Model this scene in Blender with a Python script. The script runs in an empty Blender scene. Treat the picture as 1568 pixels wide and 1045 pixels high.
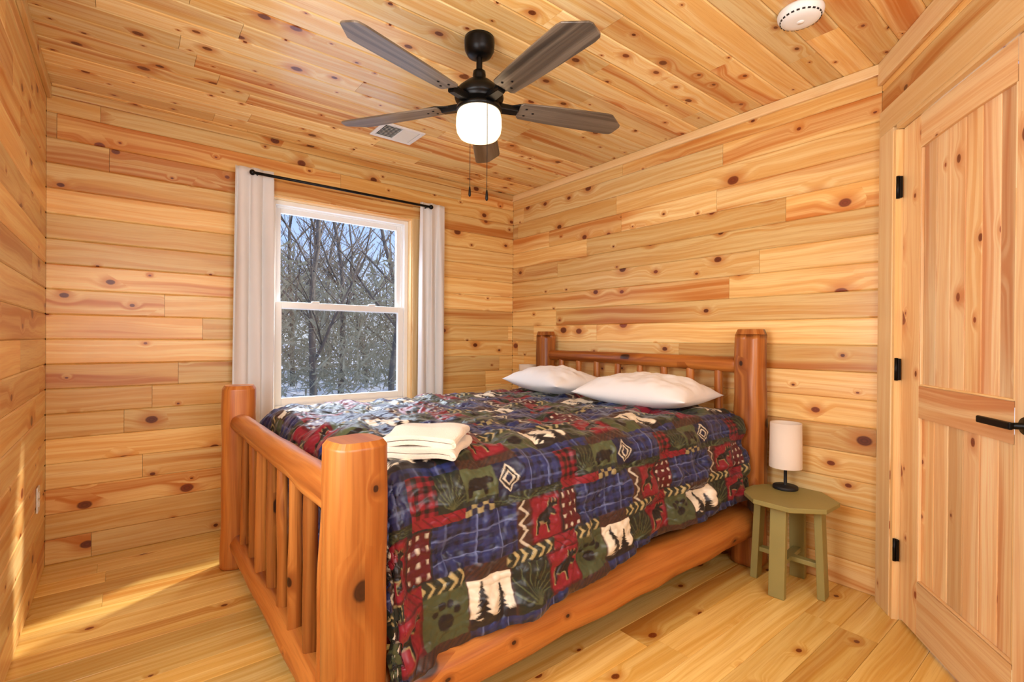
import bpy, math, random
import numpy as np
from mathutils import Vector, Matrix
random.seed(7); rng=np.random.default_rng(7)
S=bpy.context.scene
try:
    S.view_settings.view_transform='Standard'; S.view_settings.look='None'
    S.view_settings.exposure=0.0
except Exception: pass
H=2.44; W=3.02; L1=2.703
def lin(c):
    c=c/255.0
    return c/12.92 if c<=0.04045 else ((c+0.055)/1.055)**2.4
def C(r,g,b): return (lin(r),lin(g),lin(b),1.0)

# ------------------------------------------------------------ materials
def newmat(name):
    m=bpy.data.materials.new(name); m.use_nodes=True
    nt=m.node_tree; b=nt.nodes['Principled BSDF']; return m,nt,b
def plain(name,col,rough=0.5,metal=0,bump=0,bscale=200,spec=0.5,var=0.0,sheen=0,emit=None,es=0):
    m,nt,b=newmat(name)
    b.inputs['Base Color'].default_value=col; b.inputs['Roughness'].default_value=rough
    b.inputs['Metallic'].default_value=metal; b.inputs['Specular IOR Level'].default_value=spec
    b.inputs['Sheen Weight'].default_value=sheen
    tc=nt.nodes.new('ShaderNodeTexCoord')
    if var>0:
        n2=nt.nodes.new('ShaderNodeTexNoise'); n2.inputs['Scale'].default_value=8; nt.links.new(tc.outputs['Object'],n2.inputs['Vector'])
        mx=nt.nodes.new('ShaderNodeMix'); mx.data_type='RGBA'
        mx.inputs['A'].default_value=tuple(x*(1-var) for x in col[:3])+(1,); mx.inputs['B'].default_value=tuple(min(1,x*(1+var)) for x in col[:3])+(1,)
        nt.links.new(n2.outputs['Fac'],mx.inputs['Factor']); nt.links.new(mx.outputs['Result'],b.inputs['Base Color'])
    if bump>0:
        n=nt.nodes.new('ShaderNodeTexNoise'); n.inputs['Scale'].default_value=bscale; n.inputs['Detail'].default_value=2
        nt.links.new(tc.outputs['Object'],n.inputs['Vector'])
        bp=nt.nodes.new('ShaderNodeBump'); bp.inputs['Strength'].default_value=bump; bp.inputs['Distance'].default_value=0.002
        nt.links.new(n.outputs['Fac'],bp.inputs['Height']); nt.links.new(bp.outputs['Normal'],b.inputs['Normal'])
    if emit: b.inputs['Emission Color'].default_value=emit; b.inputs['Emission Strength'].default_value=es
    return m
class N:
    def __init__(s,nt): s.nt=nt
    def m(s,op,a,b=None,c=None,clamp=False):
        n=s.nt.nodes.new('ShaderNodeMath'); n.operation=op; n.use_clamp=clamp
        for i,v in enumerate((a,b,c)):
            if v is None: continue
            if isinstance(v,(int,float)): n.inputs[i].default_value=v
            else: s.nt.links.new(v,n.inputs[i])
        return n.outputs[0]
    def xyz(s,x,y,z):
        n=s.nt.nodes.new('ShaderNodeCombineXYZ')
        for i,v in enumerate((x,y,z)):
            if isinstance(v,(int,float)): n.inputs[i].default_value=v
            else: s.nt.links.new(v,n.inputs[i])
        return n.outputs[0]
    def noise(s,vec,scale=1,detail=2,rough=0.5,dist=0):
        n=s.nt.nodes.new('ShaderNodeTexNoise'); n.inputs['Scale'].default_value=scale; n.inputs['Detail'].default_value=detail
        n.inputs['Roughness'].default_value=rough; n.inputs['Distortion'].default_value=dist
        s.nt.links.new(vec,n.inputs['Vector']); return n.outputs['Fac']
    def ss(s,v,a,b,o0=0,o1=1):
        n=s.nt.nodes.new('ShaderNodeMapRange'); n.interpolation_type='SMOOTHSTEP'
        s.nt.links.new(v,n.inputs['Value']); n.inputs['From Min'].default_value=a; n.inputs['From Max'].default_value=b
        n.inputs['To Min'].default_value=o0; n.inputs['To Max'].default_value=o1; return n.outputs['Result']
    def mix(s,f,a,b,blend='MIX'):
        n=s.nt.nodes.new('ShaderNodeMix'); n.data_type='RGBA'; n.blend_type=blend
        for k,v in (('Factor',f),('A',a),('B',b)):
            if isinstance(v,(int,float)): n.inputs[k].default_value=v
            elif isinstance(v,tuple): n.inputs[k].default_value=v
            else: s.nt.links.new(v,n.inputs[k])
        return n.outputs['Result']
def wood(name,light,mid,dark,knot,rough=0.35,kthr=0.5,kscale=5.0,heart=0.35,grain=1.0,bump=0.15,ksize=1.0,gsc=40.0,tint=1.0):
    m,nt,b=newmat(name); n=N(nt)
    uv=nt.nodes.new('ShaderNodeUVMap'); uv.uv_map='UVMap'
    sp=nt.nodes.new('ShaderNodeSeparateXYZ'); nt.links.new(uv.outputs[0],sp.inputs[0])
    u,v=sp.outputs[0],sp.outputs[1]
    at=nt.nodes.new('ShaderNodeAttribute'); at.attribute_name='brd'
    sc=nt.nodes.new('ShaderNodeSeparateColor'); nt.links.new(at.outputs['Color'],sc.inputs[0])
    r1,r2,r3=sc.outputs[0],sc.outputs[1],sc.outputs[2]
    low=n.noise(n.xyz(n.m('MULTIPLY',u,1.6),n.m('MULTIPLY',v,6.0),r3),1,1)
    vor=nt.nodes.new('ShaderNodeTexVoronoi'); vor.voronoi_dimensions='2D'; vor.inputs['Scale'].default_value=kscale
    g2=n.noise(n.xyz(n.m('MULTIPLY',u,6.0),n.m('MULTIPLY',v,230.0),r3),1,1,0.6)
    kv=n.xyz(n.m('MULTIPLY',u,0.70),n.m('ADD',v,n.m('MULTIPLY_ADD',g2,0.005,n.m('MULTIPLY',low,0.02))),0.0)
    nt.links.new(kv,vor.inputs['Vector'])
    dist=vor.outputs['Distance']
    cs=nt.nodes.new('ShaderNodeSeparateColor'); nt.links.new(vor.outputs['Color'],cs.inputs[0])
    acc=n.m('GREATER_THAN',cs.outputs[0],kthr)
    rad=n.m('MULTIPLY_ADD',n.m('POWER',cs.outputs[1],2.8),0.095*ksize,0.024*ksize)
    q=n.m('DIVIDE',dist,rad)
    kmask=n.m('MULTIPLY',n.ss(q,1.2,0.8),acc)
    halo=n.m('MULTIPLY',n.ss(q,3.6,0.9),acc)
    warp=n.m('MULTIPLY',n.ss(q,5.5,0.0),acc)
    vv=n.m('ADD',n.m('ADD',v,n.m('MULTIPLY',low,0.08)),n.m('MULTIPLY',warp,0.045))
    g1=n.noise(n.xyz(n.m('MULTIPLY',u,0.7),n.m('MULTIPLY',vv,gsc),r3),1,2,0.55)
    g3=n.noise(n.xyz(n.m('MULTIPLY',u,0.7),n.m('MULTIPLY',vv,9.0),r2),1,1)
    f1=n.ss(g1,0.34,0.66)
    col=n.mix(n.m('MULTIPLY',f1,grain),light,mid)
    hw=n.m('MULTIPLY',n.ss(g3,0.46,0.64),n.m('MULTIPLY',n.m('GREATER_THAN',r1,1-heart),n.m('MULTIPLY_ADD',f1,0.55,0.4)))
    col=n.mix(hw,col,dark)
    col=n.mix(n.m('MULTIPLY',n.ss(g2,0.45,0.75),0.25),col,dark)
    col=n.mix(n.m('MULTIPLY',halo,0.7),col,dark)
    rings=n.m('SINE',n.m('MULTIPLY',q,12.0))
    kc=n.mix(n.m('MULTIPLY_ADD',rings,0.2,n.m('MULTIPLY',cs.outputs[2],0.7)),knot,tuple(min(1,x*2.4) for x in knot[:3])+(1,))
    col=n.mix(n.m('MULTIPLY',kmask,0.95),col,kc)
    br=n.m('MULTIPLY_ADD',r2,0.36,0.77)
    mul=n.xyz(br,n.m('MULTIPLY',br,n.m('MULTIPLY_ADD',r3,0.10*tint,1-0.04*tint)),n.m('MULTIPLY',br,n.m('MULTIPLY_ADD',r3,0.30*tint,1-0.16*tint)))
    col=n.mix(1.0,col,mul,'MULTIPLY')
    nt.links.new(col,b.inputs['Base Color'])
    b.inputs['Roughness'].default_value=rough
    bp=nt.nodes.new('ShaderNodeBump'); bp.inputs['Strength'].default_value=bump; bp.inputs['Distance'].default_value=0.0012
    nt.links.new(g2,bp.inputs['Height']); nt.links.new(bp.outputs['Normal'],b.inputs['Normal'])
    return m
M={}
M['wall']=wood('pine_wall',C(247,214,148),C(234,180,104),C(202,122,52),C(92,36,16),0.34,0.40,5.6,heart=.55,ksize=1.1)
M['ceil']=wood('pine_ceiling',C(250,222,162),C(238,190,116),C(202,120,56),C(92,38,18),0.25,0.26,6.6,heart=.5,ksize=1.0)
M['floor']=wood('pine_floor',C(248,212,130),C(232,184,94),C(204,138,58),C(96,44,18),0.24,0.62,4.5)
M['trim']=wood('pine_trim',C(250,222,174),C(242,204,146),C(220,162,102),C(120,60,30),0.38,0.75,6.0)
M['door']=wood('pine_door',C(248,218,170),C(236,190,136),C(210,140,92),C(110,50,30),0.36,0.46,6.0,heart=0.6,ksize=1.1)
M['log']=wood('varnished_log',C(198,126,58),C(174,98,38),C(126,64,24),C(40,16,8),0.36,0.54,6.0,heart=0.85,ksize=1.35,gsc=30.0,tint=.4)
M['blade']=wood('fan_blade_wood',C(124,110,94),C(88,76,64),C(46,40,34),C(60,44,34),0.28,2.0,5.0,heart=1.0,bump=0.3,tint=.2)
M['gap']=plain('dark_gap',C(90,48,20),0.9)
M['black']=plain('black_metal',C(16,15,15),0.38,0.6)
M['blackm']=plain('black_matte',C(22,22,24),0.6)
M['white']=plain('white_vinyl',C(242,242,240),0.35)
M['plastic']=plain('white_plastic',C(236,236,232),0.45)
M['curtain']=plain('curtain_linen',C(228,227,226),0.85,bump=0.25,bscale=500,sheen=0.2,var=0.03)
M['pillow']=plain('pillow_cotton',C(236,234,232),0.8,bump=0.1,bscale=350,sheen=0.2)
M['towel']=plain('towel_terry',C(224,208,186),0.95,bump=1.0,bscale=420,sheen=0.4,var=0.06)
M['mattress']=plain('mattress_dark',C(18,18,24),0.85)
M['stand']=plain('stand_painted_wood',C(154,144,86),0.45,var=0.08,bump=0.1,bscale=60)
M['snow']=plain('snow_ground',C(242,243,246),0.9,var=0.06)
M['bark']=plain('tree_bark',C(118,106,92),0.9,var=0.3)
M['brush']=plain('brush_twigs',C(164,156,126),0.9,var=0.35)
M['shade']=plain('lamp_shade_fabric',C(238,226,212),0.8,bump=0.2,bscale=500)
M['globe']=plain('opal_globe',C(255,240,220),0.4,emit=(1.0,0.74,0.42,1),es=1.9)
def mixmat(name,g,fac,col=None,rough=None):
    m=bpy.data.materials.new(name); m.use_nodes=True; nt=m.node_tree; nt.nodes.clear()
    o=nt.nodes.new('ShaderNodeOutputMaterial'); mx=nt.nodes.new('ShaderNodeMixShader'); t=nt.nodes.new('ShaderNodeBsdfTransparent'); g=nt.nodes.new(g)
    if col: g.inputs['Color'].default_value=col
    if rough is not None: g.inputs['Roughness'].default_value=rough
    mx.inputs[0].default_value=fac
    nt.links.new(t.outputs[0],mx.inputs[1]); nt.links.new(g.outputs[0],mx.inputs[2]); nt.links.new(mx.outputs[0],o.inputs[0]); return m
M['glass']=mixmat('window_glass','ShaderNodeBsdfGlossy',.04,rough=.02)
M['screen']=mixmat('insect_screen','ShaderNodeBsdfDiffuse',.20,col=(.06,.06,.06,1))

# ------------------------------------------------------------ mesh builder
class MB:
    def __init__(s): s.v=[];s.f=[];s.uv=[];s.c=[];s.mi=[];s.sm=[];s.mats=[]
    def mat(s,k):
        if k not in s.mats: s.mats.append(k)
        return s.mats.index(k)
    def add(s,vs,fs,uvs,k,smooth=False,col=None):
        o=len(s.v); s.v.extend(tuple(p) for p in vs)
        if col is None: col=(random.random(),random.random(),random.random())
        s.c.extend([col]*len(vs)); mi=s.mat(k)
        for f,u in zip(fs,uvs):
            s.f.append(tuple(o+i for i in f)); s.uv.append(u); s.mi.append(mi); s.sm.append(smooth)
    def box(s,c,size,k='trim',R=None,grain=0,bev=0.0):
        hx,hy,hz=[a/2 for a in size]; b=min(bev,hx*.9,hy*.9,hz*.9)
        R=R or Matrix.Identity(3); c=Vector(c)
        ou,ov=random.random()*50,random.random()*50
        import bmesh
        B=bmesh.new(); bmesh.ops.create_cube(B,size=1.0)
        for v in B.verts: v.co=Vector((v.co.x*2*hx,v.co.y*2*hy,v.co.z*2*hz))
        if b>0: bmesh.ops.bevel(B,geom=list(B.edges),offset=b,segments=2,affect='EDGES',profile=0.5)
        B.verts.ensure_lookup_table(); vs=[v.co.copy() for v in B.verts]
        ax=[0,1,2]; ax.remove(grain)
        fs=[];uvs=[]
        for f in B.faces:
            idx=[v.index for v in f.verts]; nn=f.normal
            w=ax[0] if abs(nn[ax[0]])<abs(nn[ax[1]]) else ax[1]
            off=0.3 if w==ax[0] else 0
            fs.append(idx); uvs.append([(ou+vs[i][grain],ov+off+vs[i][w]) for i in idx])
        B.free()
        s.add([c+R@v for v in vs],fs,uvs,k)
    def lathe(s,prof,c,k,seg=32,axis=None,smooth=True):
        c=Vector(c); R=axis or Matrix.Identity(3); vs=[];fs=[];uvs=[]
        n=len(prof)
        for (r,z) in prof:
            for j in range(seg):
                a=2*math.pi*j/seg; vs.append(c+R@Vector((r*math.cos(a),r*math.sin(a),z)))
        for i in range(n-1):
            for j in range(seg):
                a,b=i*seg+j,i*seg+(j+1)%seg
                fs.append((a,b,b+seg,a+seg)); uvs.append([(i*.05,j*.01),(i*.05,j*.01+.01),(i*.05+.05,j*.01+.01),(i*.05+.05,j*.01)])
        s.add(vs,fs,uvs,k,smooth)
    def log(s,p0,p1,r0,r1=None,k='log',seg=24,rings=14,wob=0.04,n=2.0,ch0=0.012,ch1=0.012,rot=0.0,bow=0.0,facet=0.0):
        p0=Vector(p0);p1=Vector(p1); r1=r0 if r1 is None else r1
        ax=(p1-p0); L=ax.length; ax.normalize()
        t=Vector((0,0,1)) if abs(ax.z)<0.9 else Vector((1,0,0))
        e1=t.cross(ax).normalized(); e2=ax.cross(e1)
        ph=[random.random()*6.28 for _ in range(6)]
        st=[0,min(ch0,L*.2)]+[L*(i+1)/(rings+1) for i in range(rings)]+[L-min(ch1,L*.2),L]
        sc=[0.86]+[1]*(len(st)-2)+[0.86]
        if ch0==0: sc[0]=1
        if ch1==0: sc[-1]=1
        ou,ov=random.random()*50,random.random()*50
        vs=[];fs=[];uvs=[]; R=(r0+r1)/2
        for z,q in zip(st,sc):
            f=z/L; r=(r0*(1-f)+r1*f)
            bo=bow*math.sin(math.pi*f)
            for j in range(seg):
                a=2*math.pi*j/seg; ca,sa=math.cos(a+rot),math.sin(a+rot)
                rr=r/((abs(ca)**n+abs(sa)**n)**(1/n))
                rr*=1+wob*(math.sin(2*a+ph[0]+z*2)*.5+math.sin(3*a+ph[1]-z*5)*.3+math.sin(a+ph[2]+z*9)*.35+math.sin(z*17+ph[3])*.3)
                if facet: rr*=1+facet*math.sin(5*a+ph[4]+3*math.sin(z*6+ph[5]))*math.sin(z*11+ph[3]+2*a)
                rr*=q
                vs.append(p0+ax*z+e1*(rr*math.cos(a)+bo)+e2*(rr*math.sin(a)))
        for i in range(len(st)-1):
            for j in range(seg):
                a=i*seg+j;b=i*seg+(j+1)%seg
                fs.append((a,b,b+seg,a+seg))
                va,vb=2*math.pi*R*j/seg,2*math.pi*R*(j+1)/seg
                uvs.append([(ou+st[i],ov+va),(ou+st[i],ov+vb),(ou+st[i+1],ov+vb),(ou+st[i+1],ov+va)])
        for e in (0,1):
            i=0 if e==0 else len(st)-1
            l=[i*seg+j for j in range(seg)]
            if e==0: l=l[::-1]
            fs.append(l); uvs.append([(ou+0.2*(vs[x]-vs[l[0]]).dot(e1),ov+(vs[x]-vs[l[0]]).dot(e2)) for x in l])
        s.add(vs,fs,uvs,k,True)
        for i in range(seg+2): s.sm[-1-i]=False
    def prism(s,pts,z0,z1,k,O=(0,0,0),R=None,bev=0):
        O=Vector(O);R=R or Matrix.Identity(3); n=len(pts)
        ou,ov=random.random()*50,random.random()*50
        cx=sum(p[0] for p in pts)/n; cy=sum(p[1] for p in pts)/n
        def sh(p,d):
            dx,dy=p[0]-cx,p[1]-cy; l=math.hypot(dx,dy) or 1
            return (p[0]-dx/l*d,p[1]-dy/l*d)
        lay=[(z0,bev),(z0+bev,0),(z1-bev,0),(z1,bev)] if bev>0 else [(z0,0),(z1,0)]
        vs=[];uvv=[]
        for z,d in lay:
            for p in pts:
                q=sh(p,d); vs.append(O+R@Vector((q[0],q[1],z))); uvv.append((ou+q[0],ov+q[1]))
        fs=[];uvs=[]
        for i in range(len(lay)-1):
            for j in range(n):
                a=i*n+j;b=i*n+(j+1)%n; fs.append((a,b,b+n,a+n)); uvs.append([uvv[a],uvv[b],uvv[b+n],uvv[a+n]])
        l=list(range(n))[::-1]; fs.append(l); uvs.append([uvv[x] for x in l])
        l=[(len(lay)-1)*n+j for j in range(n)]; fs.append(l); uvs.append([uvv[x] for x in l])
        s.add(vs,fs,uvs,k)
    def obj(s,name,parent=None):
        me=bpy.data.meshes.new(name); me.from_pydata(s.v,[],s.f)
        uvl=me.uv_layers.new(name='UVMap'); flat=[c for u in s.uv for p in u for c in p]; uvl.data.foreach_set('uv',flat)
        at=me.color_attributes.new('brd','FLOAT_COLOR','POINT'); at.data.foreach_set('color',[x for c in s.c for x in (*c,1.0)])
        for k in s.mats: me.materials.append(M[k])
        me.polygons.foreach_set('material_index',s.mi); me.polygons.foreach_set('use_smooth',s.sm); me.update()
        o=bpy.data.objects.new(name,me); S.collection.objects.link(o)
        if parent: o.parent=parent
        return o
def empty(name,loc=(0,0,0)):
    o=bpy.data.objects.new(name,None); S.collection.objects.link(o); o.empty_display_size=0.1; return o

def boards(mb,O,U,V,Nn,LU,LV,w,k,holes=(),seg=(0.7,2.4),th=0.014,bev=0.004,first=0.0,gapj=0.0014,gro=0.006):
    O,U,V,Nn=Vector(O),Vector(U),Vector(V),Vector(Nn)
    v=-first
    while v<LV-1e-4:
        a0,a1=max(0,v),min(LV,v+w)
        u=-random.random()*seg[1]
        while u<LU:
            l=random.uniform(*seg); u0,u1=max(0,u),min(LU,u+l); u+=l
            if u1<=u0+.002: continue
            rects=[(u0,u1,a0,a1)]
            for (h0,h1,g0,g1) in holes:
                nr=[]
                for (x0,x1,y0,y1) in rects:
                    if x1<=h0 or x0>=h1 or y1<=g0 or y0>=g1: nr.append((x0,x1,y0,y1)); continue
                    if x0<h0: nr.append((x0,h0,y0,y1))
                    if x1>h1: nr.append((h1,x1,y0,y1))
                    mx0,mx1=max(x0,h0),min(x1,h1)
                    if y0<g0: nr.append((mx0,mx1,y0,g0))
                    if y1>g1: nr.append((mx0,mx1,g1,y1))
                rects=nr
            ou,ov=random.random()*80,random.random()*80
            col=(random.random(),random.random(),random.random())
            for (x0,x1,y0,y1) in rects:
                lo=abs(y0-v)<1e-5; hi=abs(y1-v-w)<1e-5
                x0b,x1b=x0+gapj/2,x1-gapj/2
                pr=[(y0,-th)]
                pr+= [(y0+.0005,-bev*1.0),(y0+gro,0)] if lo else [(y0,0)]
                pr+= [(y1-gro,0),(y1-.0005,-bev*1.0)] if hi else [(y1,0)]
                pr+=[(y1,-th)]
                vs=[];n=len(pr)
                for xx in (x0b,x1b):
                    for (yy,d) in pr: vs.append(O+U*xx+V*yy+Nn*d)
                fs=[];uvs=[]
                flip=U.cross(V).dot(Nn)<0
                for i in range(n-1):
                    f=[i,i+1,n+i+1,n+i]; q=[(ou+x0b,ov+pr[i][0]),(ou+x0b,ov+pr[i+1][0]),(ou+x1b,ov+pr[i+1][0]),(ou+x1b,ov+pr[i][0])]
                    if not flip: f=f[::-1];q=q[::-1]
                    fs.append(f);uvs.append(q)
                fs.append(list(range(n)));uvs.append([(ou+x0b,ov+p[0]) for p in pr])
                fs.append(list(range(n,2*n))[::-1]);uvs.append([(ou+x1b,ov+p[0]) for p in pr][::-1])
                mb.add(vs,fs,uvs,k,False,col)
        v+=w
def slab(mb,O,U,V,Nn,rects,d0,d1,k='gap'):
    O,U,V,Nn=map(Vector,(O,U,V,Nn))
    R=Matrix((U,V,Nn)).transposed()
    for (x0,x1,y0,y1) in rects:
        c=O+U*(x0+x1)/2+V*(y0+y1)/2-Nn*((d0+d1)/2)
        mb.box(c,(x1-x0,y1-y0,d1-d0),k,R)

BW=0.1285
WX0,WX1,WZ0,WZ1=-1.985,-0.98,0.67,2.09
mb=MB()
boards(mb,(-W,0,0),(1,0,0),(0,0,1),(0,-1,0),W,H,BW,'wall',holes=[(WX0+W,WX1+W,WZ0,WZ1)])
slab(mb,(-W,0,0),(1,0,0),(0,0,1),(0,-1,0),[(-.15,WX0+W,0,H),(WX1+W,W+.15,0,H),(WX0+W,WX1+W,0,WZ0),(WX0+W,WX1+W,WZ1,H)],.0135,.15)
mb.obj('wall_back')
mb=MB()
boards(mb,(0,0,0),(0,-1,0),(0,0,1),(-1,0,0),L1,H,BW,'wall')
slab(mb,(0,0,0),(0,-1,0),(0,0,1),(-1,0,0),[(0,L1+.1,0,H)],.0135,.15)
mb.obj('wall_right')
YB=-4.3
mb=MB()
boards(mb,(-W,YB,0),(0,1,0),(0,0,1),(1,0,0),-YB,H,BW,'wall')
slab(mb,(-W,YB,0),(0,1,0),(0,0,1),(1,0,0),[(0,-YB,0,H)],.0135,.15)
mb.obj('wall_left')
DA=math.radians(53.2); DU=Vector((-math.sin(DA),-math.cos(DA),0)); DN=Vector((-math.cos(DA),math.sin(DA),0)); D0=Vector((0,-L1,0))
DS0,DS1=0.183,0.965; DH=2.07; DWL=1.15
mb=MB()
boards(mb,D0,DU,(0,0,1),DN,DWL,H,BW,'wall',holes=[(DS0-.015,DS1+.015,-1,DH+.015)])
slab(mb,D0,DU,(0,0,1),DN,[(0,DS0-.015,0,H),(DS1+.015,DWL,0,H),(DS0-.015,DS1+.015,DH+.015,H)],.0135,.12)
mb.obj('wall_door')
DE=D0+DU*DWL
mb=MB()
boards(mb,(DE.x,DE.y,0),(0,-1,0),(0,0,1),(-1,0,0),DE.y-YB,H,BW,'wall')
slab(mb,(DE.x,DE.y,0),(0,-1,0),(0,0,1),(-1,0,0),[(0,DE.y-YB,0,H)],.0135,.15)
mb.obj('wall_entry')
mb=MB()
boards(mb,(-W,YB,0),(1,0,0),(0,0,1),(0,1,0),W+DE.x,H,BW,'wall')
slab(mb,(-W,YB,0),(1,0,0),(0,0,1),(0,1,0),[(-.15,W+DE.x+.15,0,H)],.0135,.15)
mb.obj('wall_front')
mb=MB()
boards(mb,(-W-.02,YB,0),(1,0,0),(0,1,0),(0,0,1),W+.04,-YB+.01,0.135,'floor',bev=0.0015,gro=0.0018,gapj=0.0008)
slab(mb,(-W,YB,0),(1,0,0),(0,1,0),(0,0,1),[(-.15,W+.15,-.1,-YB+.15)],.0135,.12)
mb.obj('floor')
mb=MB()
boards(mb,(-W-.02,YB,H),(1,0,0),(0,1,0),(0,0,-1),W+.04,-YB+.01,0.125,'ceil',bev=0.004,gro=0.006,seg=(.5,1.9))
slab(mb,(-W,YB,H),(1,0,0),(0,1,0),(0,0,-1),[(-.15,W+.15,-.1,-YB+.15)],.0135,.12)
mb.obj('ceiling')
mb=MB(); mb.box((-W/2,-.010,H-.022),(W,.018,.044),'wall',grain=0,bev=.003); mb.obj('trim_1')
mb=MB(); mb.box((-.010,-L1/2,H-.026),(.02,L1,.05),'trim',grain=1,bev=.004); mb.obj('trim_2')
mb=MB(); mb.box((-W+.010,YB/2,H-.03),(.02,-YB,.06),'wall',grain=1,bev=.004); mb.obj('trim_3')
RD=Matrix((DU,DN,Vector((0,0,1)))).transposed()
mb=MB(); c=D0+DU*(DWL/2)+DN*.01; mb.box((c.x,c.y,H-.05),(DWL,.02,.10),'trim',R=RD,grain=0,bev=.004); mb.obj('trim_4')

# ---------------- door
def dpt(s,n,z): p=D0+DU*s+DN*n; return Vector((p.x,p.y,z))
door=empty('door_1')
mb=MB()
mb.box(dpt(.097,.012,1.045),(.125,.024,2.09),'trim',R=RD,grain=2,bev=.003)
mb.box(dpt(DS1+.07,.012,1.045),(.11,.024,2.09),'trim',R=RD,grain=2,bev=.003)
mb.box(dpt((.035+DS1+.125)/2,.012,2.09+.055),(DS1+.09,.024,.11),'trim',R=RD,grain=0,bev=.003)
mb.box(dpt(DS0-.016,-.04,1.035),(.024,.12,2.07),'trim',R=RD,grain=2)
mb.box(dpt(DS1+.012,-.04,1.035),(.024,.12,2.07),'trim',R=RD,grain=2)
mb.box(dpt((DS0+DS1)/2,-.04,DH+.014),(DS1-DS0,.12,.024),'trim',R=RD,grain=0)
mb.obj('door_casing',door)
mb=MB()
T=.036; nf=-.006; ncen=nf-T/2
sw=.13
mb.box(dpt(DS0+.003+sw/2,ncen,DH/2+.006),(sw,T,DH-.012),'door',R=RD,grain=2,bev=.002)
mb.box(dpt(DS1-.003-sw/2,ncen,DH/2+.006),(sw,T,DH-.012),'door',R=RD,grain=2,bev=.002)
a0,a1=DS0+.003+sw,DS1-.003-sw; cw=a1-a0; cs=(a0+a1)/2
def rail(z0,z1,arch=0):
    n=24; pts=[]
    for i in range(n+1):
        x=-cw/2+cw*i/n; pts.append((x,z0+arch*math.sin(math.pi*i/n)))
    R2=Matrix((DU,Vector((0,0,1)),DN)).transposed()
    p=dpt(cs,0,0)
    for i in range(n):
        a=pts[i];b_=pts[i+1]
        vs=[p+R2@Vector((a[0],a[1],nf)),p+R2@Vector((b_[0],b_[1],nf)),p+R2@Vector((b_[0],z1,nf)),p+R2@Vector((a[0],z1,nf)),
            p+R2@Vector((a[0],a[1],nf-.02)),p+R2@Vector((b_[0],b_[1],nf-.02))]
        mb.add(vs,[(0,1,2,3),(4,5,1,0)],[[(7+a[0],z0+a[1]),(7+b_[0],z0+b_[1]),(7+b_[0],z0+z1),(7+a[0],z0+z1)],[(7+a[0],z0),(7+b_[0],z0),(7+b_[0],z0+.02),(7+a[0],z0+.02)]],'door',col=(.8,.5+z0*.1,.4))
rail(1.94,DH,arch=.008); rail(.875,1.0); rail(.012,.225)
npk=6; pw=cw/npk
for i in range(npk):
    for z0,z1 in ((.2,.9),(.98,2.0)):
        mb.box(dpt(a0+pw*(i+.5),nf-.018,(z0+z1)/2),(pw-.0008,.012,z1-z0),'door',R=RD,grain=2,bev=.004)
for z0,z1 in ((.225,.875),(1.0,1.94)):
    for s_ in (a0+.004,a1-.004): mb.box(dpt(s_,nf-.006,(z0+z1)/2),(.008,.012,z1-z0),'trim',R=RD,grain=2,bev=.003)
    mb.box(dpt(cs,nf-.006,z0+.004),(cw,.012,.008),'trim',R=RD,grain=0,bev=.003)
mb.obj('door_leaf',door)
mb=MB()
for z in (1.825,1.058,.295):
    mb.box(dpt(DS0-.003,.004,z),(.022,.012,.09),'black',R=RD,bev=.002)
    mb.lathe([(.0,-.048),(.007,-.047),(.007,.047),(0,.048)],dpt(DS0-.002,.012,z),'black',seg=12)
Rn=Matrix((DU,Vector((0,0,1)),DN)).transposed()
hs=.885
mb.lathe([(0,0),(.026,0),(.027,.004),(.024,.009),(.010,.011),(.009,.045),(0,.046)],dpt(hs,nf,.937),'black',seg=24,axis=Rn)
mb.box(dpt(hs-.060,nf+.046,.937),(.145,.012,.022),'black',R=RD,bev=.004)
mb.obj('lever_handle',door)

# ---------------- window
win=empty('window_1')
mb=MB()
y0=-.008
xc=(WX0+WX1)/2; zc=(WZ0+WZ1)/2
cwid=.085
mb.box((WX0-cwid/2+.01,y0-.006,zc),(cwid,.022,WZ1-WZ0+.17),'trim',grain=2,bev=.003)
mb.box((WX1+cwid/2-.01,y0-.006,zc),(cwid,.022,WZ1-WZ0+.17),'trim',grain=2,bev=.003)
mb.box((xc,y0-.007,WZ1+cwid/2-.008),(WX1-WX0+.15,.024,cwid),'wall',grain=0,bev=.003)
mb.box((xc,y0-.007,WZ0-cwid/2+.01),(WX1-WX0+.15,.024,cwid),'trim',grain=0,bev=.003)
for x in (WX0+.009,WX1-.009): mb.box((x,.055,zc),(.018,.13,WZ1-WZ0),'trim',grain=2)
mb.box((xc,.055,WZ1-.009),(WX1-WX0-.036,.13,.018),'trim',grain=0)
mb.box((xc,.055,WZ0+.009),(WX1-WX0-.036,.13,.018),'trim',grain=0)
mb.obj('window_casing',win)
mb=MB()
ix0,ix1,iz0,iz1=WX0+.018,WX1-.018,WZ0+.018,WZ1-.018
def frame(x0,x1,z0,z1,w,ya,yb,wb=None,wt=None):
    wb=wb or w; wt=wt or w; yc=(ya+yb)/2; d=yb-ya
    mb.box((x0+w/2,yc,(z0+z1)/2),(w,d,z1-z0),'white',bev=.003)
    mb.box((x1-w/2,yc,(z0+z1)/2),(w,d,z1-z0),'white',bev=.003)
    mb.box(((x0+x1)/2,yc,z1-wt/2),(x1-x0-2*w,d,wt),'white',bev=.003)
    mb.box(((x0+x1)/2,yc,z0+wb/2),(x1-x0-2*w,d,wb),'white',bev=.003)
frame(ix0,ix1,iz0,iz1,.03,.04,.13,wb=.035)
frame(ix0+.012,ix1-.012,iz0+.01,iz1-.01,.03,.075,.135)
MZ=1.39
frame(ix0+.03,ix1-.03,MZ-.025,iz1-.03,.042,.09,.12,wb=.04)
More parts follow.
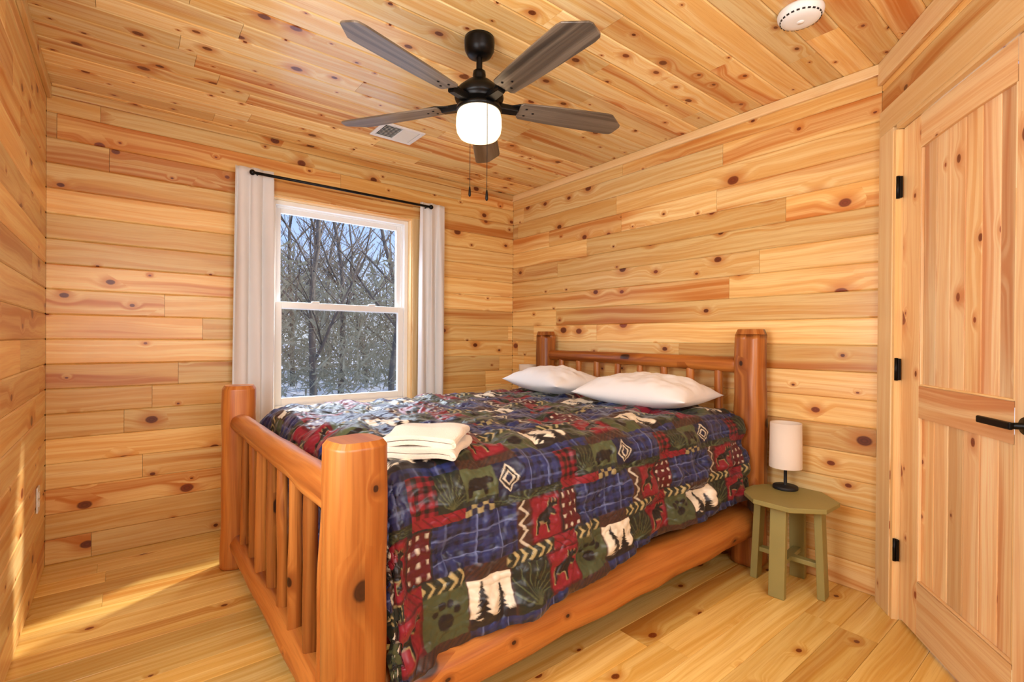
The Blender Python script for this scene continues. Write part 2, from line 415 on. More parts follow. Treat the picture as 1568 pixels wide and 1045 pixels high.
frame(ix0+.03,ix1-.03,iz0+.035,MZ+.02,.042,.055,.085,wb=.05,wt=.042)
mb.box((xc-.2,.05,MZ+.024),(.05,.03,.012),'white',bev=.003); mb.box((xc+.2,.05,MZ+.024),(.05,.03,.012),'white',bev=.003)
mb.obj('window_sashes',win)
mb=MB()
for y_,za,zb_ in ((.105,MZ+.01,iz1-.065),(.07,iz0+.08,MZ-.018)):
    x0,x1=ix0+.065,ix1-.065
    mb.add([(x0,y_,za),(x1,y_,za),(x1,y_,zb_),(x0,y_,zb_)],[(0,1,2,3)],[[(0,0)]*4],'glass')
mb.obj('window_glass',win)
mb=MB(); x0,x1=ix0+.05,ix1-.05; mb.add([(x0,.128,iz0+.05),(x1,.128,iz0+.05),(x1,.128,MZ),(x0,.128,MZ)],[(0,1,2,3)],[[(0,0)]*4],'screen'); mb.obj('insect_screen',win)

# ---------------- curtains
def curtain(name,x0,x1,wrap,zt=2.205,zb=.1,folds=4):
    nu,nv=120,60; vs=[];fs=[];uvs=[]
    for j in range(nv+1):
        f=j/nv; z=zt+(zb-zt)*f
        for i in range(nu+1):
            g=i/nu; sp=1.0+.10*f
            xm=(x0+x1)/2; x=xm+((x0+(x1-x0)*g)-xm)*sp
            amp=.008+.012*min(1,f*4)
            y=-.088+amp*math.sin(2*math.pi*folds*g+.6*math.sin(3*f+g*4)+wrap)+.007*math.sin(9*g+5*f)
            x+=.008*math.sin(2*math.pi*folds*g*1.0+1.3+2*f)
            vs.append((x,y,z))
    for j in range(nv):
        for i in range(nu):
            a=j*(nu+1)+i; fs.append((a,a+nu+1,a+nu+2,a+1)); uvs.append([(0,0)]*4)
    mb=MB(); mb.add(vs,fs,uvs,'curtain',True); o=mb.obj(name)
    md=o.modifiers.new('s','SOLIDIFY'); md.thickness=.003
    return o
curtain('curtain',-2.195,-1.985,0,folds=3); curtain('curtain',-.965,-.755,1.7,folds=3)
rod=MB()
def tube(mb,pts,r,k='black',seg=12):
    for a,b in zip(pts[:-1],pts[1:]): mb.log(a,b,r,r,k,seg=seg,rings=1,wob=0,ch0=0.0005,ch1=0.0005)
zr=2.168; yr=-.122
tube(rod,[(-2.10,yr,zr),(-.895,yr,zr)],.009)
for x in (-2.105,-.89):
    sgn=-1 if x<-1.5 else 1
    rod.lathe([(0,-.016),(.010,-.014),(.016,-.006),(.017,0),(.016,.006),(.010,.014),(0,.016)],(x,yr,zr),'black',seg=20,axis=Matrix.Rotation(math.pi/2,3,'Y'))
    xx=x-sgn*.03
    tube(rod,[(xx,yr,zr-.004),(xx,-.002,zr-.004)],.005); rod.box((xx,-.003,zr-.01),(.02,.006,.05),'black')
rod.obj('curtain_rod')

# ---------------- ceiling fan
FX,FY=-1.537,-1.702
fan=empty('ceiling_fan')
mb=MB()
mb.lathe([(0,2.44),(.062,2.44),(.064,2.425),(.062,2.39),(.050,2.368),(.030,2.358),(.0,2.357)],(FX,FY,0),'black',seg=40)
mb.lathe([(.013,2.37),(.013,2.27)],(FX,FY,0),'black',seg=20)
mb.lathe([(.013,2.305),(.026,2.30),(.028,2.282),(.024,2.27),(.026,2.264)],(FX,FY,0),'black',seg=28)
dz=.018
mb.lathe([(r_,z_+dz) for r_,z_ in [(.013,2.248),(.03,2.246),(.055,2.234),(.088,2.205),(.100,2.190),(.104,2.172),(.100,2.160),(.082,2.154),(.086,2.150),(.086,2.132),(.094,2.128),(.096,2.116),(.090,2.112),(0,2.112)]],(FX,FY,0),'black',seg=48)
mb.obj('motor_housing',fan)
mb=MB()
mb.lathe([(r_,z_+dz) for r_,z_ in [(.084,2.116),(.091,2.105),(.095,2.085),(.096,2.05),(.092,2.025),(.080,2.006),(.055,1.997),(0,1.995)]],(FX,FY,0),'globe',seg=48)
mb.obj('light_globe',fan)
mbl=MB(); mba=MB()
BZ=2.148+.013
for ang in (51.5,123.3,195.3,267.3,339.3):
    a=math.radians(ang)
    Rz=Matrix.Rotation(a,3,'Z')@Matrix.Rotation(math.radians(-11),3,'X')
    out=[(.175,-.040),(.185,-.050),(.30,-.060),(.45,-.068),(.575,-.072),(.598,-.068),(.664,-.010),(.668,.004),(.655,.050),(.645,.060),(.62,.064),(.45,.062),(.30,.057),(.185,.050),(.175,.040)]
    mbl.prism(out,-.003,.004,'blade',O=(FX,FY,BZ),R=Rz,bev=.0015)
    arm=[(.085,-.016),(.12,-.013),(.15,-.022),(.19,-.042),(.25,-.034),(.262,-.014),(.262,.014),(.25,.034),(.19,.042),(.15,.022),(.12,.013),(.085,.016)]
    mba.prism(arm,.004,.010,'black',O=(FX,FY,BZ),R=Rz,bev=.001)
    mba.prism([(.08,-.02),(.17,-.016),(.17,.016),(.08,.02)],-.014,.012,'black',O=(FX,FY,BZ),R=Rz,bev=.004)
    for r_,o_ in ((.205,-.022),(.205,.022),(.24,0)):
        p=Vector((FX,FY,BZ))+Rz@Vector((r_,o_,-.004)); mba.lathe([(0,-.002),(.005,-.001),(.006,.001)],p,'black',seg=10)
mbl.obj('fan_blades',fan); mba.obj('blade_arms',fan)
mb=MB()
fw=Vector((.6204,.7843,0)); rt=Vector((.7843,-.6204,0))
for off,zb in ((rt*-.045+fw*.092,1.81),(rt*.040+fw*-.092,1.74)):
    p=Vector((FX,FY,0))+off
    mb.log((p.x,p.y,2.135),(p.x,p.y,zb+.03),.0013,.0013,'blackm',seg=6,rings=1,wob=0,ch0=0,ch1=0)
    mb.lathe([(0,.035),(.003,.034),(.005,.02),(.006,.0),(.004,-.008),(0,-.01)],(p.x,p.y,zb),'black',seg=12)
mb.obj('pull_chains',fan)

mb=MB()
mb.lathe([(.0,H),(.078,H),(.080,H-.008),(.078,H-.020),(.066,H-.034),(.050,H-.040),(.030,H-.042),(0,H-.042)],(-.677,-2.62,0),'plastic',seg=48)
for i in range(24):
    a=2*math.pi*i/24; mb.box((-.677+.069*math.cos(a),-2.62+.069*math.sin(a),H-.030),(.004,.010,.006),'blackm',R=Matrix.Rotation(a,3,'Z'))
mb.lathe([(0,-.002),(.012,-.001),(.013,0.001)],(-.677,-2.62,H-.043),'white',seg=20)
mb.obj('smoke_detector')
mb=MB()
vx,vy,vw,vd=-1.39,-.60,.27,.22
for sx,sy,cx_,cy_ in ((vw,.025,0,vd/2-.0125),(vw,.025,0,-vd/2+.0125),(.025,vd-.05,vw/2-.0125,0),(.025,vd-.05,-vw/2+.0125,0)):
    mb.box((vx+cx_,vy+cy_,H-.005),(sx,sy,.008),'plastic',bev=.002)
for i in range(9):
    yy=vy-vd/2+.035+i*(vd-.07)/8
    mb.box((vx-.055,yy,H-.006),(.10,.014,.0015),'plastic',R=Matrix.Rotation(math.radians(35),3,'X'))
    mb.box((vx+.055,yy,H-.006),(.10,.014,.0015),'plastic',R=Matrix.Rotation(math.radians(-35),3,'X'))
mb.box((vx,vy,H-.001),(vw-.04,vd-.04,.001),'blackm'); mb.box((vx,vy,H-.006),(.008,vd-.04,.006),'plastic')
mb.obj('ceiling_vent')

# ---------------- bed
bed=empty('bed')
YN,YF,XF,XH=-2.167,-.558,-2.24,-.105
mb=MB()
mb.log((XF+.004,YN,0),(XF+.004,YN,.912),.075,.071,seg=48,rings=44,wob=.035,n=3.6,ch0=.01,ch1=.014,rot=math.radians(-6),facet=.016)
mb.log((XF,YF,0),(XF,YF,.925),.082,.075,seg=40,rings=40,wob=.05,n=3.0,ch0=.01,ch1=.018,rot=.1,facet=.02)
mb.log((XH,YN,0),(XH,YN,1.235),.075,.068,seg=40,rings=44,wob=.06,n=3.4,ch0=.01,ch1=.03,facet=.03)
mb.log((XH,YF,0),(XH,YF,1.235),.072,.066,seg=40,rings=44,wob=.06,n=3.4,ch0=.01,ch1=.03,facet=.03)
mb.obj('bed_posts',bed)
mb=MB()
mb.log((XF,YN+.05,.735),(XF,YF-.05,.735),.052,.048,seg=28,rings=36,wob=.08,facet=.04)
mb.log((XF,YN+.05,.125),(XF,YF-.05,.125),.052,.052,seg=28,rings=36,wob=.07,facet=.04)
mb.log((XH,YN+.05,1.045),(XH,YF-.05,1.055),.043,.036,seg=28,rings=36,wob=.07,facet=.04)
mb.log((XH,YN+.05,.62),(XH,YF-.05,.62),.045,.045,seg=28,rings=20,wob=.05)
mb.log((XF+.06,YN+.022,.20),(XH-.05,YN+.022,.225),.086,.092,seg=36,rings=60,wob=.06,facet=.035)
mb.log((XF+.06,YF-.022,.20),(XH-.05,YF-.022,.225),.086,.092,seg=32,rings=50,wob=.05,facet=.025)
for yy in (-1.9,-1.36,-.85): mb.box((-1.17,yy,.30),(1.95,.09,.03),'log',grain=0)
mb.obj('bed_rails',bed)
mb=MB()
n=8
for i in range(n):
    y=YN+.02+(YF-YN-.04)*(i+1)/(n+1)
    mb.log((XF+random.uniform(-.006,.006),y+random.uniform(-.012,.012),.13),(XF,y+random.uniform(-.014,.014),.73),.025,.020,seg=16,rings=20,wob=.14,bow=random.uniform(-.014,.014),facet=.04)
for i in range(n):
    y=YN+.0+(YF-YN)*(i+1)/(n+1)
    mb.log((XH,y+random.uniform(-.006,.006),.62),(XH,y+random.uniform(-.01,.01),1.045),.025,.022,seg=16,rings=12,wob=.09)
mb.obj('bed_spindles',bed)
mb=MB()
mb.box((-1.165,(YN+YF)/2,.42),(1.90,1.50,.20),'mattress',bev=.03)
mb.box((-1.165,(YN+YF)/2,.635),(1.88,1.46,.235),'mattress',bev=.05)
mb.obj('mattress',bed)

# ---------------- comforter
def fft_noise(nu,nv,du,dv,scale,seed):
    g=np.random.default_rng(seed).standard_normal((nu,nv))
    fu=np.fft.fftfreq(nu,du)[:,None]; fv=np.fft.fftfreq(nv,dv)[None,:]
    k=np.exp(-(fu**2+fv**2)*(scale**2)*2)
    r=np.real(np.fft.ifft2(np.fft.fft2(g)*k)); return r/r.std()
def pal(r,g,b): return np.array([lin(r),lin(g),lin(b)])
RED=pal(124,22,38); DRED=pal(80,14,26); NAVY=pal(36,46,94); DNAVY=pal(18,24,52); OLV=pal(74,82,54); DOL=pal(34,42,36)
BRN=pal(64,38,32); CRM=pal(220,208,184); GOLD=pal(172,156,108); BLK=pal(18,16,20); LBL=pal(116,130,180)
def inpoly(x,y,P):
    c=np.zeros(x.shape,bool); n=len(P)
    for i in range(n):
        x1,y1=P[i];x2,y2=P[(i+1)%n]
        if y1==y2: continue
        c^=((y1>y)!=(y2>y))&(x<(x2-x1)*(y-y1)/(y2-y1)+x1)
    return c
MOOSE=[(.15,.2),(.2,.2),(.24,.42),(.5,.4),(.52,.18),(.57,.18),(.6,.45),(.68,.55),(.82,.5),(.84,.58),(.74,.66),(.8,.7),(.92,.72),(.9,.88),(.84,.78),(.8,.9),(.74,.78),(.68,.9),(.64,.74),(.6,.7),(.45,.64),(.25,.6),(.16,.5)]
BEAR=[(.1,.2),(.22,.2),(.26,.36),(.55,.36),(.58,.2),(.7,.2),(.7,.45),(.9,.5),(.9,.6),(.78,.7),(.72,.7),(.6,.68),(.4,.72),(.18,.66),(.1,.5)]
def motif(kind,x,y,w,h):
    out=np.zeros(x.shape+(3,))
    def put(m,c): out[m]=c
    X=x*w;Y=y*h
    if kind=='plaid':
        out[:]=NAVY
        a=np.sin(X*2*np.pi/.04)>.2; b=np.sin(Y*2*np.pi/.04)>.2
        out[a]=NAVY*.7; out[b]=NAVY*.7; out[a&b]=DNAVY*.8
        l=(np.abs((X/.08)%1-.5)<.025)|(np.abs((Y/.08)%1-.5)<.025); put(l,LBL*.6)
    elif kind=='rplaid':
        out[:]=RED; a=((X/.03)%1)>.5; b=((Y/.03)%1)>.5; out[a]=DRED; out[b]=DRED; out[a&b]=BLK
    elif kind=='moose':
        out[:]=RED
        put(inpoly(x+.03,y+.02,MOOSE),GOLD*.7); put(inpoly(x,y,MOOSE),BLK)
        put((x<.06)|(x>.94)|(y<.05)|(y>.95),DRED)
    elif kind=='bear':
        out[:]=OLV; put(inpoly(x,y,BEAR),BLK); put((y<.12),DOL)
    elif kind=='tree':
        out[:]=CRM
        for cx_,hh,ww in ((.3,.9,.19),(.70,.72,.16)):
            m=np.zeros(x.shape,bool)
            for q in range(6):
                yb=.2+(hh-.2)*q/6; ht=(hh-.2)*.19; wd=ww*(1-q/6.5)
                m|=(y>yb)&(y<yb+ht)&(np.abs(x-cx_)<wd*(1-.8*(y-yb)/ht))
            put(m,BLK*1.6); put((np.abs(x-cx_)<.02)&(y<hh),BLK)
        put((y<.2+.03*np.sin(x*20)),BLK*1.8)
        put((x<.03)|(x>.97)|(y>.97),BRN)
    elif kind=='fern':
        out[:]=DOL*.7
        for a in np.linspace(-1.1,1.1,9):
            dx=x-.5; dy=y-.05; r=np.hypot(dx,dy); th=np.arctan2(dx,dy)
            put((np.abs(th-a-.25*r)*r<.014)&(r<.9),OLV*1.2)
    elif kind=='paw':
        out[:]=OLV*.8
        for (a,b,r) in ((.5,.38,.17),(.28,.6,.075),(.43,.72,.08),(.6,.72,.08),(.74,.58,.075)): put(np.hypot(x-a,y-b)<r,BLK*1.4)
    elif kind=='zig':
        out[:]=BRN; t=np.abs(((Y/.062)%1)-.5)*2; put(np.abs(x-.22-.5*t)<.12,CRM*.7)
    elif kind=='chev':
        out[:]=DOL; t=np.abs(y-.5)*.9; put(((X/.034+t*1.3)%1)<.36,GOLD)
    elif kind=='check':
        out[:]=DNAVY; put((np.floor(X/.022)+np.floor(Y/.022))%2==0,GOLD*.7)
    elif kind=='dots':
        out[:]=DRED; fx=(x*3)%1-.5;fy=(y*4)%1-.5; put((np.abs(fx)<.16)&(np.abs(fy)<.18),CRM*.7); put((x<.07)|(x>.93)|(y<.05)|(y>.95),BLK*2)
    elif kind=='diam':
        out[:]=DNAVY; d=np.abs(x-.5)+np.abs(y-.5); put(d<.44,CRM*.85); put(d<.37,BLK*2); put(d<.25,CRM*.85); put(d<.16,DNAVY)
    elif kind=='red': out[:]=RED; put(np.abs(((X+Y)/.03)%1-.5)<.08,DRED)
    elif kind=='brown': out[:]=BRN; put(np.abs(((X-Y)/.02)%1-.5)<.12,BLK*2)
    return out
TILE=[(0,0,2.2,2.2,'tree'),(2.2,0,1.9,2.2,'fern'),(4.1,0,1.9,2.2,'moose'),(6,0,2,2.2,'paw'),
 (0,2.2,2.0,.7,'brown'),(2.0,2.2,2.6,.7,'chev'),(4.6,2.2,1.4,.7,'red'),(6,2.2,2,.7,'chev'),
 (0,2.9,2.6,2.4,'plaid'),(2.6,2.9,.8,2.4,'zig'),(3.4,2.9,1.8,2.4,'moose'),(5.2,2.9,1.3,2.4,'dots'),(6.5,2.9,1.5,2.4,'plaid'),
 (0,5.3,1.5,.5,'check'),(1.5,5.3,4,.5,'fern'),(5.5,5.3,2.5,.5,'red'),
 (0,5.8,1.8,1.7,'bear'),(1.8,5.8,1.3,1.7,'diam'),(3.1,5.8,2.4,2.2,'plaid'),(5.5,5.8,1.2,1.7,'rplaid'),(6.7,5.8,1.3,1.7,'fern'),
 (0,7.5,3.1,.5,'brown'),(5.5,7.5,2.5,.5,'plaid')]
TS=.58
def pattern(U,V):
    cu=U/TS; iu=np.floor(cu); cvv=(V-.035)/TS
    tx=(cu-iu)*8; ty=(cvv-np.floor(cvv))*8
    odd=(np.floor(cvv)%2==1); tx=np.where(odd,(tx+3)%8,tx)
    out=np.zeros(U.shape+(3,))
    for (a,b,w,h,k) in TILE:
        m=(tx>=a)&(tx<a+w)&(ty>=b)&(ty<b+h)
        if m.any(): out[m]=motif(k,(tx[m]-a)/w,(ty[m]-b)/h,w*TS/8,h*TS/8)
    return out
du=.0036
ULEN=2.33; nu=int(ULEN/du)
halfw=.80; ndrop=.56; fdrop=.40
vmin,vmax=-(halfw+ndrop),(halfw+fdrop); nv=int((vmax-vmin)/du)
Ug,Vg=np.meshgrid(np.linspace(0,ULEN,nu),np.linspace(vmin,vmax,nv),indexing='ij')
col=np.zeros(Ug.shape+(3,))
for a,b in ((-.25,-.25),(.25,-.25),(-.25,.25),(.25,.25)): col+=pattern(-(Ug+a*du)+10.40,Vg-vmin+b*du)/4
yc=(YN+YF)/2
def fold(c,half,R):
    s=np.abs(c); sg=np.sign(c); a0=half-R; L=np.pi*R/2
    ang=np.clip((s-a0)/R,0,np.pi/2)
    pos=np.where(s<a0,s,a0+R*np.sin(ang)); drop=np.where(s<a0,0,R*(1-np.cos(ang)))
    ext=np.clip(s-a0-L,0,None); drop=drop+ext
    return sg*pos,drop,ext
XS=-.20; XE=-2.135
px,dx_,ex=fold(Ug+0.0,XS-XE,.10); px=np.abs(px)
py,dy_,ey=fold(Vg,halfw,.14)
frac=np.clip(Ug/1.9,0,1)
scale_drop=np.where(Vg<0,.67+.22*frac**1.5,1.0)
dyy=dy_*scale_drop
z=.805-np.maximum(dyy,dx_)-.15*np.minimum(dyy,dx_)
flare=np.where(Vg<0,-1,1)*ey*(.12+.05*np.sin(Ug*6)+.03*np.sin(Ug*13+1))
x=XS-px; y=yc+py+flare
P=np.stack([x,y,z],-1)
gu=np.gradient(P,axis=0);gv=np.gradient(P,axis=1); Nn=np.cross(gu,gv); Nn/=np.linalg.norm(Nn,axis=-1,keepdims=True)+1e-12
if Nn[nu//3,nv//2,2]<0: Nn=-Nn
n1=fft_noise(nu,nv,du,du,.10,1); n2=fft_noise(nu,nv,du,du,.05,2); n3=fft_noise(nu,nv,du,du,.018,3)
rid=np.exp(-np.abs(n2)*2.0)
disp=.008*n1+.0055*rid+.0007*n3
disp+=.010*np.clip(ey/.3,0,1)*np.sin(Ug*16+1.2*n1)
P=P+Nn*disp[...,None]
P[...,2]=np.maximum(P[...,2],.14)
idx=np.arange(nu*nv).reshape(nu,nv)
quads=np.stack([idx[:-1,:-1],idx[1:,:-1],idx[1:,1:],idx[:-1,1:]],-1).reshape(-1,4)
me=bpy.data.meshes.new('comforter'); me.vertices.add(nu*nv); me.vertices.foreach_set('co',P.reshape(-1).astype(np.float32))
nq=len(quads); me.loops.add(nq*4); me.loops.foreach_set('vertex_index',quads.reshape(-1).astype(np.int32))
me.polygons.add(nq); me.polygons.foreach_set('loop_start',np.arange(0,nq*4,4,dtype=np.int32)); me.polygons.foreach_set('loop_total',np.full(nq,4,np.int32))
me.polygons.foreach_set('use_smooth',np.ones(nq,bool)); me.update(calc_edges=True)
at=me.color_attributes.new('print','FLOAT_COLOR','POINT'); cc=np.ones((nu*nv,4),np.float32); cc[:,:3]=col.reshape(-1,3); at.data.foreach_set('color',cc.reshape(-1))
m,nt,b=newmat('printed_fabric'); a=nt.nodes.new('ShaderNodeAttribute'); a.attribute_name='print'
nz=nt.nodes.new('ShaderNodeTexNoise'); nz.inputs['Scale'].default_value=40; nz.inputs['Detail'].default_value=2
tc=nt.nodes.new('ShaderNodeTexCoord'); nt.links.new(tc.outputs['Object'],nz.inputs['Vector'])
nn=N(nt); f=nn.m('MULTIPLY_ADD',nz.outputs['Fac'],.5,.75); mul=nn.xyz(f,f,f)
nt.links.new(nn.mix(1.0,a.outputs['Color'],mul,'MULTIPLY'),b.inputs['Base Color'])
b.inputs['Roughness'].default_value=.42; b.inputs['Sheen Weight'].default_value=.12; b.inputs['Sheen Roughness'].default_value=.4
me.materials.append(m)
co=bpy.data.objects.new('comforter',me); S.collection.objects.link(co)
sd=co.modifiers.new('s','SOLIDIFY'); sd.thickness=.008; sd.offset=-1

# ---------------- pillows
def pillow(name,loc,size,rz,rx,seed,ry=0):
    nU,nV=70,60
    u=np.linspace(-1,1,nU);v=np.linspace(-1,1,nV);uu,vv=np.meshgrid(u,v,indexing='ij')
    nA=fft_noise(nU,nV,1,1,10,seed);nB=fft_noise(nU,nV,1,1,4,seed+1)
    edge=((1-np.abs(uu)**2.6).clip(0)**.6)*((1-np.abs(vv)**2.6).clip(0)**.6)
    pin=1-.07*(1-np.abs(uu)**2)*np.abs(vv)**6; pin2=1-.07*(1-np.abs(vv)**2)*np.abs(uu)**6
    X=uu*size[0]/2*pin2;Y=vv*size[1]/2*pin
    o=nU*nV
    top=edge*size[2]*.62+edge*(.006*nA+.0025*nB); bot=-edge*size[2]*.38
    P=np.concatenate([np.stack([X,Y,top],-1).reshape(-1,3),np.stack([X,Y,bot],-1).reshape(-1,3)])
    id=np.arange(o).reshape(nU,nV)
    q=np.stack([id[:-1,:-1],id[1:,:-1],id[1:,1:],id[:-1,1:]],-1).reshape(-1,4)
    fs=[tuple(int(a) for a in r) for r in q]+[tuple(int(a)+o for a in r[::-1]) for r in q]
    R=Matrix.Rotation(rz,3,'Z')@Matrix.Rotation(ry,3,'Y')@Matrix.Rotation(rx,3,'X')
    mb=MB(); mb.add([Vector(loc)+R@Vector(p) for p in P.tolist()],fs,[[(0,0)]*4]*len(fs),'pillow',True)
    ob=mb.obj(name); w=ob.modifiers.new('w','WELD'); w.merge_threshold=.0008; return ob
pillow('pillow',(-.42,-1.00,.876),(.66,.46,.18),math.radians(82),math.radians(4),11)
pillow('pillow',(-.43,-1.74,.876),(.68,.48,.18),math.radians(97),0,22)

# ---------------- towels
def towel(mb,c,rz,L,Wd,z0,t,layers,seed):
    R=Matrix.Rotation(rz,3,'Z'); path=[]
    r=t/2
    for l in range(layers):
        zz=z0+r+l*t
        xs=np.linspace(-L/2,L/2,12)
        if l%2: xs=xs[::-1]
        for x_ in xs: path.append((x_,zz))
        if l<layers-1:
            sg=1 if l%2==0 else -1
            for a in np.linspace(-math.pi/2,math.pi/2,9)[1:-1]: path.append((sg*(L/2+r*math.cos(a)),zz+r+r*math.sin(a)))
    nw=20; vs=[];fs=[];uvs=[]
    for i,(x_,zz) in enumerate(path):
        for j in range(nw):
            g=-1+2*j/(nw-1)
            sag=-.007*abs(g)**4-.005*abs(2*x_/L)**4+.003*math.sin(x_*32+seed+g*2)+.0025*math.sin(g*5+seed*2)
            ww=Wd/2*(1+.025*math.sin(x_*30+seed+zz*200))
            p=R@Vector((x_+.004*math.sin(g*4+seed+zz*150),g*ww,zz+sag)); vs.append((c[0]+p.x,c[1]+p.y,p.z))
    for i in range(len(path)-1):
        for j in range(nw-1):
            a=i*nw+j; fs.append((a,a+nw,a+nw+1,a+1)); uvs.append([(0,0)]*4)
    mb.add(vs,fs,uvs,'towel',True)
mb=MB()
towel(mb,(-1.93,-1.99),math.radians(-46),.225,.25,.816,.0165,2,1.0)
towel(mb,(-1.925,-1.983),math.radians(-43),.215,.24,.850,.0165,2,4.0)
o=mb.obj('folded_towels'); md=o.modifiers.new('s','SOLIDIFY'); md.thickness=.0130; md.offset=0
bv=o.modifiers.new('bv','BEVEL'); bv.width=.0052; bv.segments=3; bv.limit_method='ANGLE'

# ---------------- nightstands + lamps
def nightstand(name,cx_,cy_,h,rot=0):
    mb=MB(); R=.205
    pts=[(R*math.cos(math.radians(22.5+45*i)),R*math.sin(math.radians(22.5+45*i))) for i in range(8)]
    mb.prism(pts,h-.022,h,'stand',O=(cx_,cy_,0),bev=.003)
    for i in range(4):
        a=math.radians(rot+90*i); Rz=Matrix.Rotation(a,3,'Z')
        ct=Vector((cx_,cy_,(h-.022)/2))+Rz@Vector((.138,0,0))
        mb.box(ct,(.032,.068,h-.022),'stand',R=Rz@Matrix.Rotation(math.radians(-2.5),3,'Y'),grain=2,bev=.003)
    for i in range(2):
        Rz=Matrix.Rotation(math.radians(rot+90*i),3,'Z')
        mb.box((cx_,cy_,.145),(.26,.038,.022 if i else .021),'stand',R=Rz,grain=0,bev=.002)
        mb.box((cx_,cy_,h-.04),(.26,.05,.034 if i else .033),'stand',R=Rz,grain=0,bev=.002)
    return mb.obj(name)
def tlamp(name,x,y,z):
    mb=MB()
    mb.lathe([(0,0),(.056,0),(.057,.003),(.057,.013),(.054,.016),(.01,.018),(.008,.022),(.007,.12),(.010,.122),(.010,.15),(0,.152)],(x,y,z),'blackm',seg=36)
    mb.lathe([(.074,.108),(.071,.330),(.069,.330),(.072,.108),(.074,.108)],(x,y,z),'shade',seg=48)
    mb.box((x,y,z+.30),(.139,.003,.003),'blackm'); mb.box((x,y,z+.30),(.003,.139,.003),'blackm'); mb.lathe([(.006,.15),(.004,.30)],(x,y,z),'blackm',seg=8)
    return mb.obj(name)
nightstand('nightstand',-.212,-2.405,.434,rot=5); tlamp('table_lamp',-.105,-2.345,.4345)
nightstand('nightstand',-.225,-.235,.635,rot=5); tlamp('table_lamp',-.10,-.33,.6355)

mb=MB(); mb.box((-W+.004,-.30,.42),(.006,.072,.115),'plastic',bev=.002); mb.box((-W+.008,-.30,.44),(.004,.03,.028),'white',bev=.002); mb.box((-W+.008,-.30,.40),(.004,.03,.028),'white',bev=.002); mb.obj('wall_outlet')

# ---------------- exterior
mb=MB()
n_=40; vs=[];fs=[]
for i in range(n_+1):
    for j in range(n_+1):
        X=-30+80*i/n_; Y=.3+60*j/n_; vs.append((X,Y,-.9+.25*math.sin(X*.3)*math.cos(Y*.2)+.03*max(0,Y-15)))
for i in range(n_):
    for j in range(n_):
        a=i*(n_+1)+j; fs.append((a,a+n_+1,a+n_+2,a+1))
mb.add(vs,fs,[[(0,0)]*4]*len(fs),'snow',True); mb.obj('snowy_ground')
def tree(seed,h):
    random.seed(seed); mb=MB()
    def br(p,d,L,r,lev):
        nseg=3 if lev<2 else 2; q=p
        for k in range(nseg):
            d2=(d+Vector((random.uniform(-.2,.2),random.uniform(-.2,.2),random.uniform(-.05,.15)))*(.5+.3*lev)).normalized()
            e=q+d2*(L/nseg); r2=r*(1-.25*(k+1)/nseg)
            mb.log(q,e,r*(1-.25*k/nseg),r2,'bark',seg=6 if lev<2 else 3,rings=0,wob=0,ch0=0,ch1=0)
            q=e;d=d2
            if lev<3:
                nb=(1 if k==0 else 2) if lev==0 else 2
                for _ in range(nb):
                    a=random.uniform(0,6.28); side=Vector((math.cos(a),math.sin(a),random.uniform(.1,.7)))
                    br(q,(d*.55+side*.8).normalized(),L*random.uniform(.42,.66),r2*random.uniform(.35,.55),lev+1)
        if lev<3: br(q,d,L*.7,r*.7,lev+1)
    br(Vector((0,0,-.3)),Vector((0,0,1)),h*.6,h*.018,0)
    return mb.obj('bare_tree')
protos=[tree(s,8) for s in (3,5,8)]
random.seed(21)
pos=[(2.4,14),(5.0,13.5),(7.2,17),(3.0,19),(8.5,20),(5.0,21),(1.6,17),(2.5,24),(12,25),(6.5,25),(4.2,16.5),(6.3,19)]
for i,(X,Y) in enumerate(pos):
    if i<3: o=protos[i]
    else:
        o=bpy.data.objects.new('bare_tree',protos[i%3].data); S.collection.objects.link(o)
    o.location=(X,Y,-.9+.02*max(0,Y-15)); o.rotation_euler=(0,0,random.uniform(0,6.28)); s_=random.uniform(.7,1.0); o.scale=(s_,s_,s_)
mb=MB(); vs=[];fs=[]
rg=np.random.default_rng(4)
for i in range(15000):
    Y=rg.uniform(13,27); X=rg.uniform(-1,1)*Y*.33+Y*.38-1.2
    hmax=.14*Y+1.5+.8*math.sin(X*1.3); zz=-.75+(rg.random()**1.25)*(hmax+.9)
    d=Vector((rg.normal(),rg.normal()*.4,rg.normal()*.9+.5)).normalized()*rg.uniform(.3,.9)
    w=Vector((d.z,0,-d.x)).normalized(); w=w*(rg.uniform(.006,.016) if rg.random()<.75 else .045)
    p=Vector((X,Y,zz)); a=len(vs); vs+=[p-w,p+w,p+d]; fs.append((a,a+1,a+2))
mb.add(vs,fs,[[(0,0)]*3]*len(fs),'brush'); mb.obj('brush_thicket')

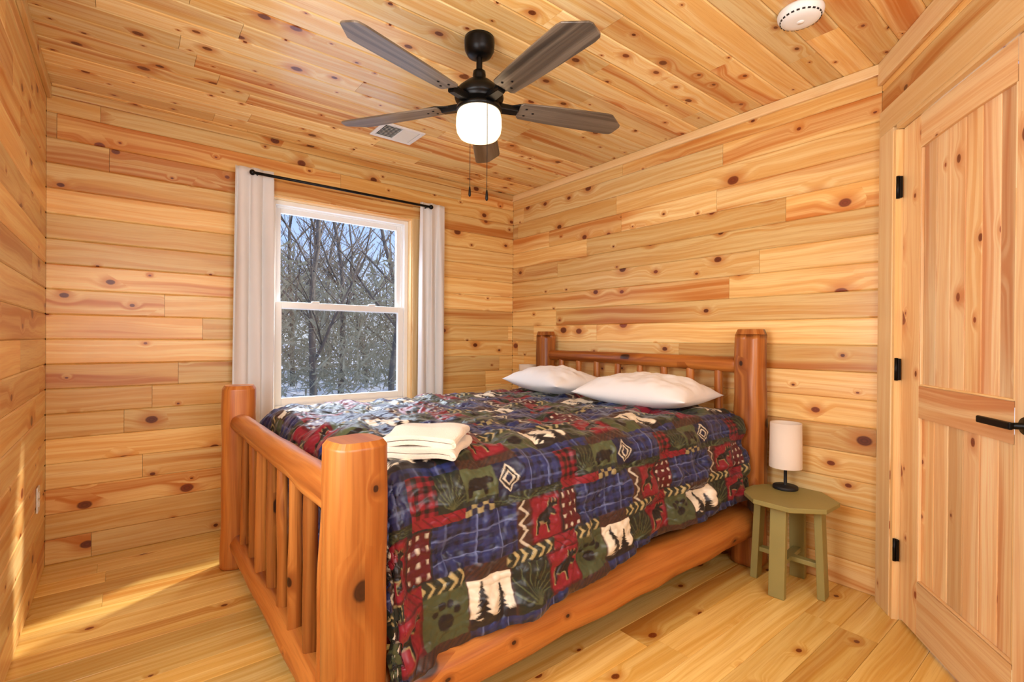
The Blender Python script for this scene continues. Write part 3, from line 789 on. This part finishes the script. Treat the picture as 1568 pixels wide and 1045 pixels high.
# ---------------- world + lights
w=bpy.data.worlds.new('World'); S.world=w; w.use_nodes=True; nt=w.node_tree; bg=nt.nodes['Background']
tc=nt.nodes.new('ShaderNodeTexCoord'); sp=nt.nodes.new('ShaderNodeSeparateXYZ'); nt.links.new(tc.outputs['Generated'],sp.inputs[0])
cr=nt.nodes.new('ShaderNodeValToRGB'); nt.links.new(sp.outputs[2],cr.inputs[0])
e=cr.color_ramp.elements; e[0].position=0.0; e[0].color=(.74,.80,.90,1); e[1].position=.5; e[1].color=(.22,.38,.82,1)
x_=e.new(.18); x_.color=(.38,.54,.88,1)
nt.links.new(cr.outputs[0],bg.inputs[0]); bg.inputs[1].default_value=1.45
def area(name,loc,target,sx,sy,power,color):
    l=bpy.data.lights.new(name,'AREA'); l.shape='RECTANGLE'; l.size=sx; l.size_y=sy; l.energy=power; l.color=color
    o=bpy.data.objects.new(name,l); S.collection.objects.link(o); o.location=loc
    o.rotation_euler=(Vector(target)-Vector(loc)).to_track_quat('-Z','Y').to_euler(); return o
area('fill_light_rear',(-2.0,-4.15,1.6),(-1.6,-1.4,2.1),1.5,1.1,36,(.98,.98,1))  # added fill lamp behind the camera, brightens the room and ceiling
area('room_light_left',(-2.98,-2.35,1.45),(0,-2.0,1.6),1.0,1.2,40,(.92,.96,1))
area('sky_fill_above_window',(-1.4,.9,2.95),(-1.45,-1.0,.8),1.6,1.0,250,(.78,.88,1))  # added area lamp outdoors, out of view, boosts daylight through the window
su=bpy.data.lights.new('sun','SUN'); su.energy=5; su.angle=.06; su.color=(1,.95,.86); so=bpy.data.objects.new('sun',su); S.collection.objects.link(so)
so.rotation_euler=Vector((-1,-.56,-.86)).to_track_quat('-Z','Y').to_euler()

# ---------------- camera
th,pi_,ro=math.radians(51.657),math.radians(-.2134),math.radians(.423)
F=Vector((math.cos(th)*math.cos(pi_),math.sin(th)*math.cos(pi_),math.sin(pi_))); R=Vector((math.sin(th),-math.cos(th),0)); U=R.cross(F)
R2=R*math.cos(ro)+U*math.sin(ro); U2=-R*math.sin(ro)+U*math.cos(ro)
cam=bpy.data.cameras.new('camera'); cam.sensor_width=36; cam.lens=36*751.06/1568; cam.clip_start=.02; cam.clip_end=300
c=bpy.data.objects.new('camera',cam); S.collection.objects.link(c)
m4=Matrix((R2,U2,-F)).transposed().to_4x4(); m4.translation=Vector((-2.7081,-3.4184,1.1731)); c.matrix_world=m4
S.camera=c
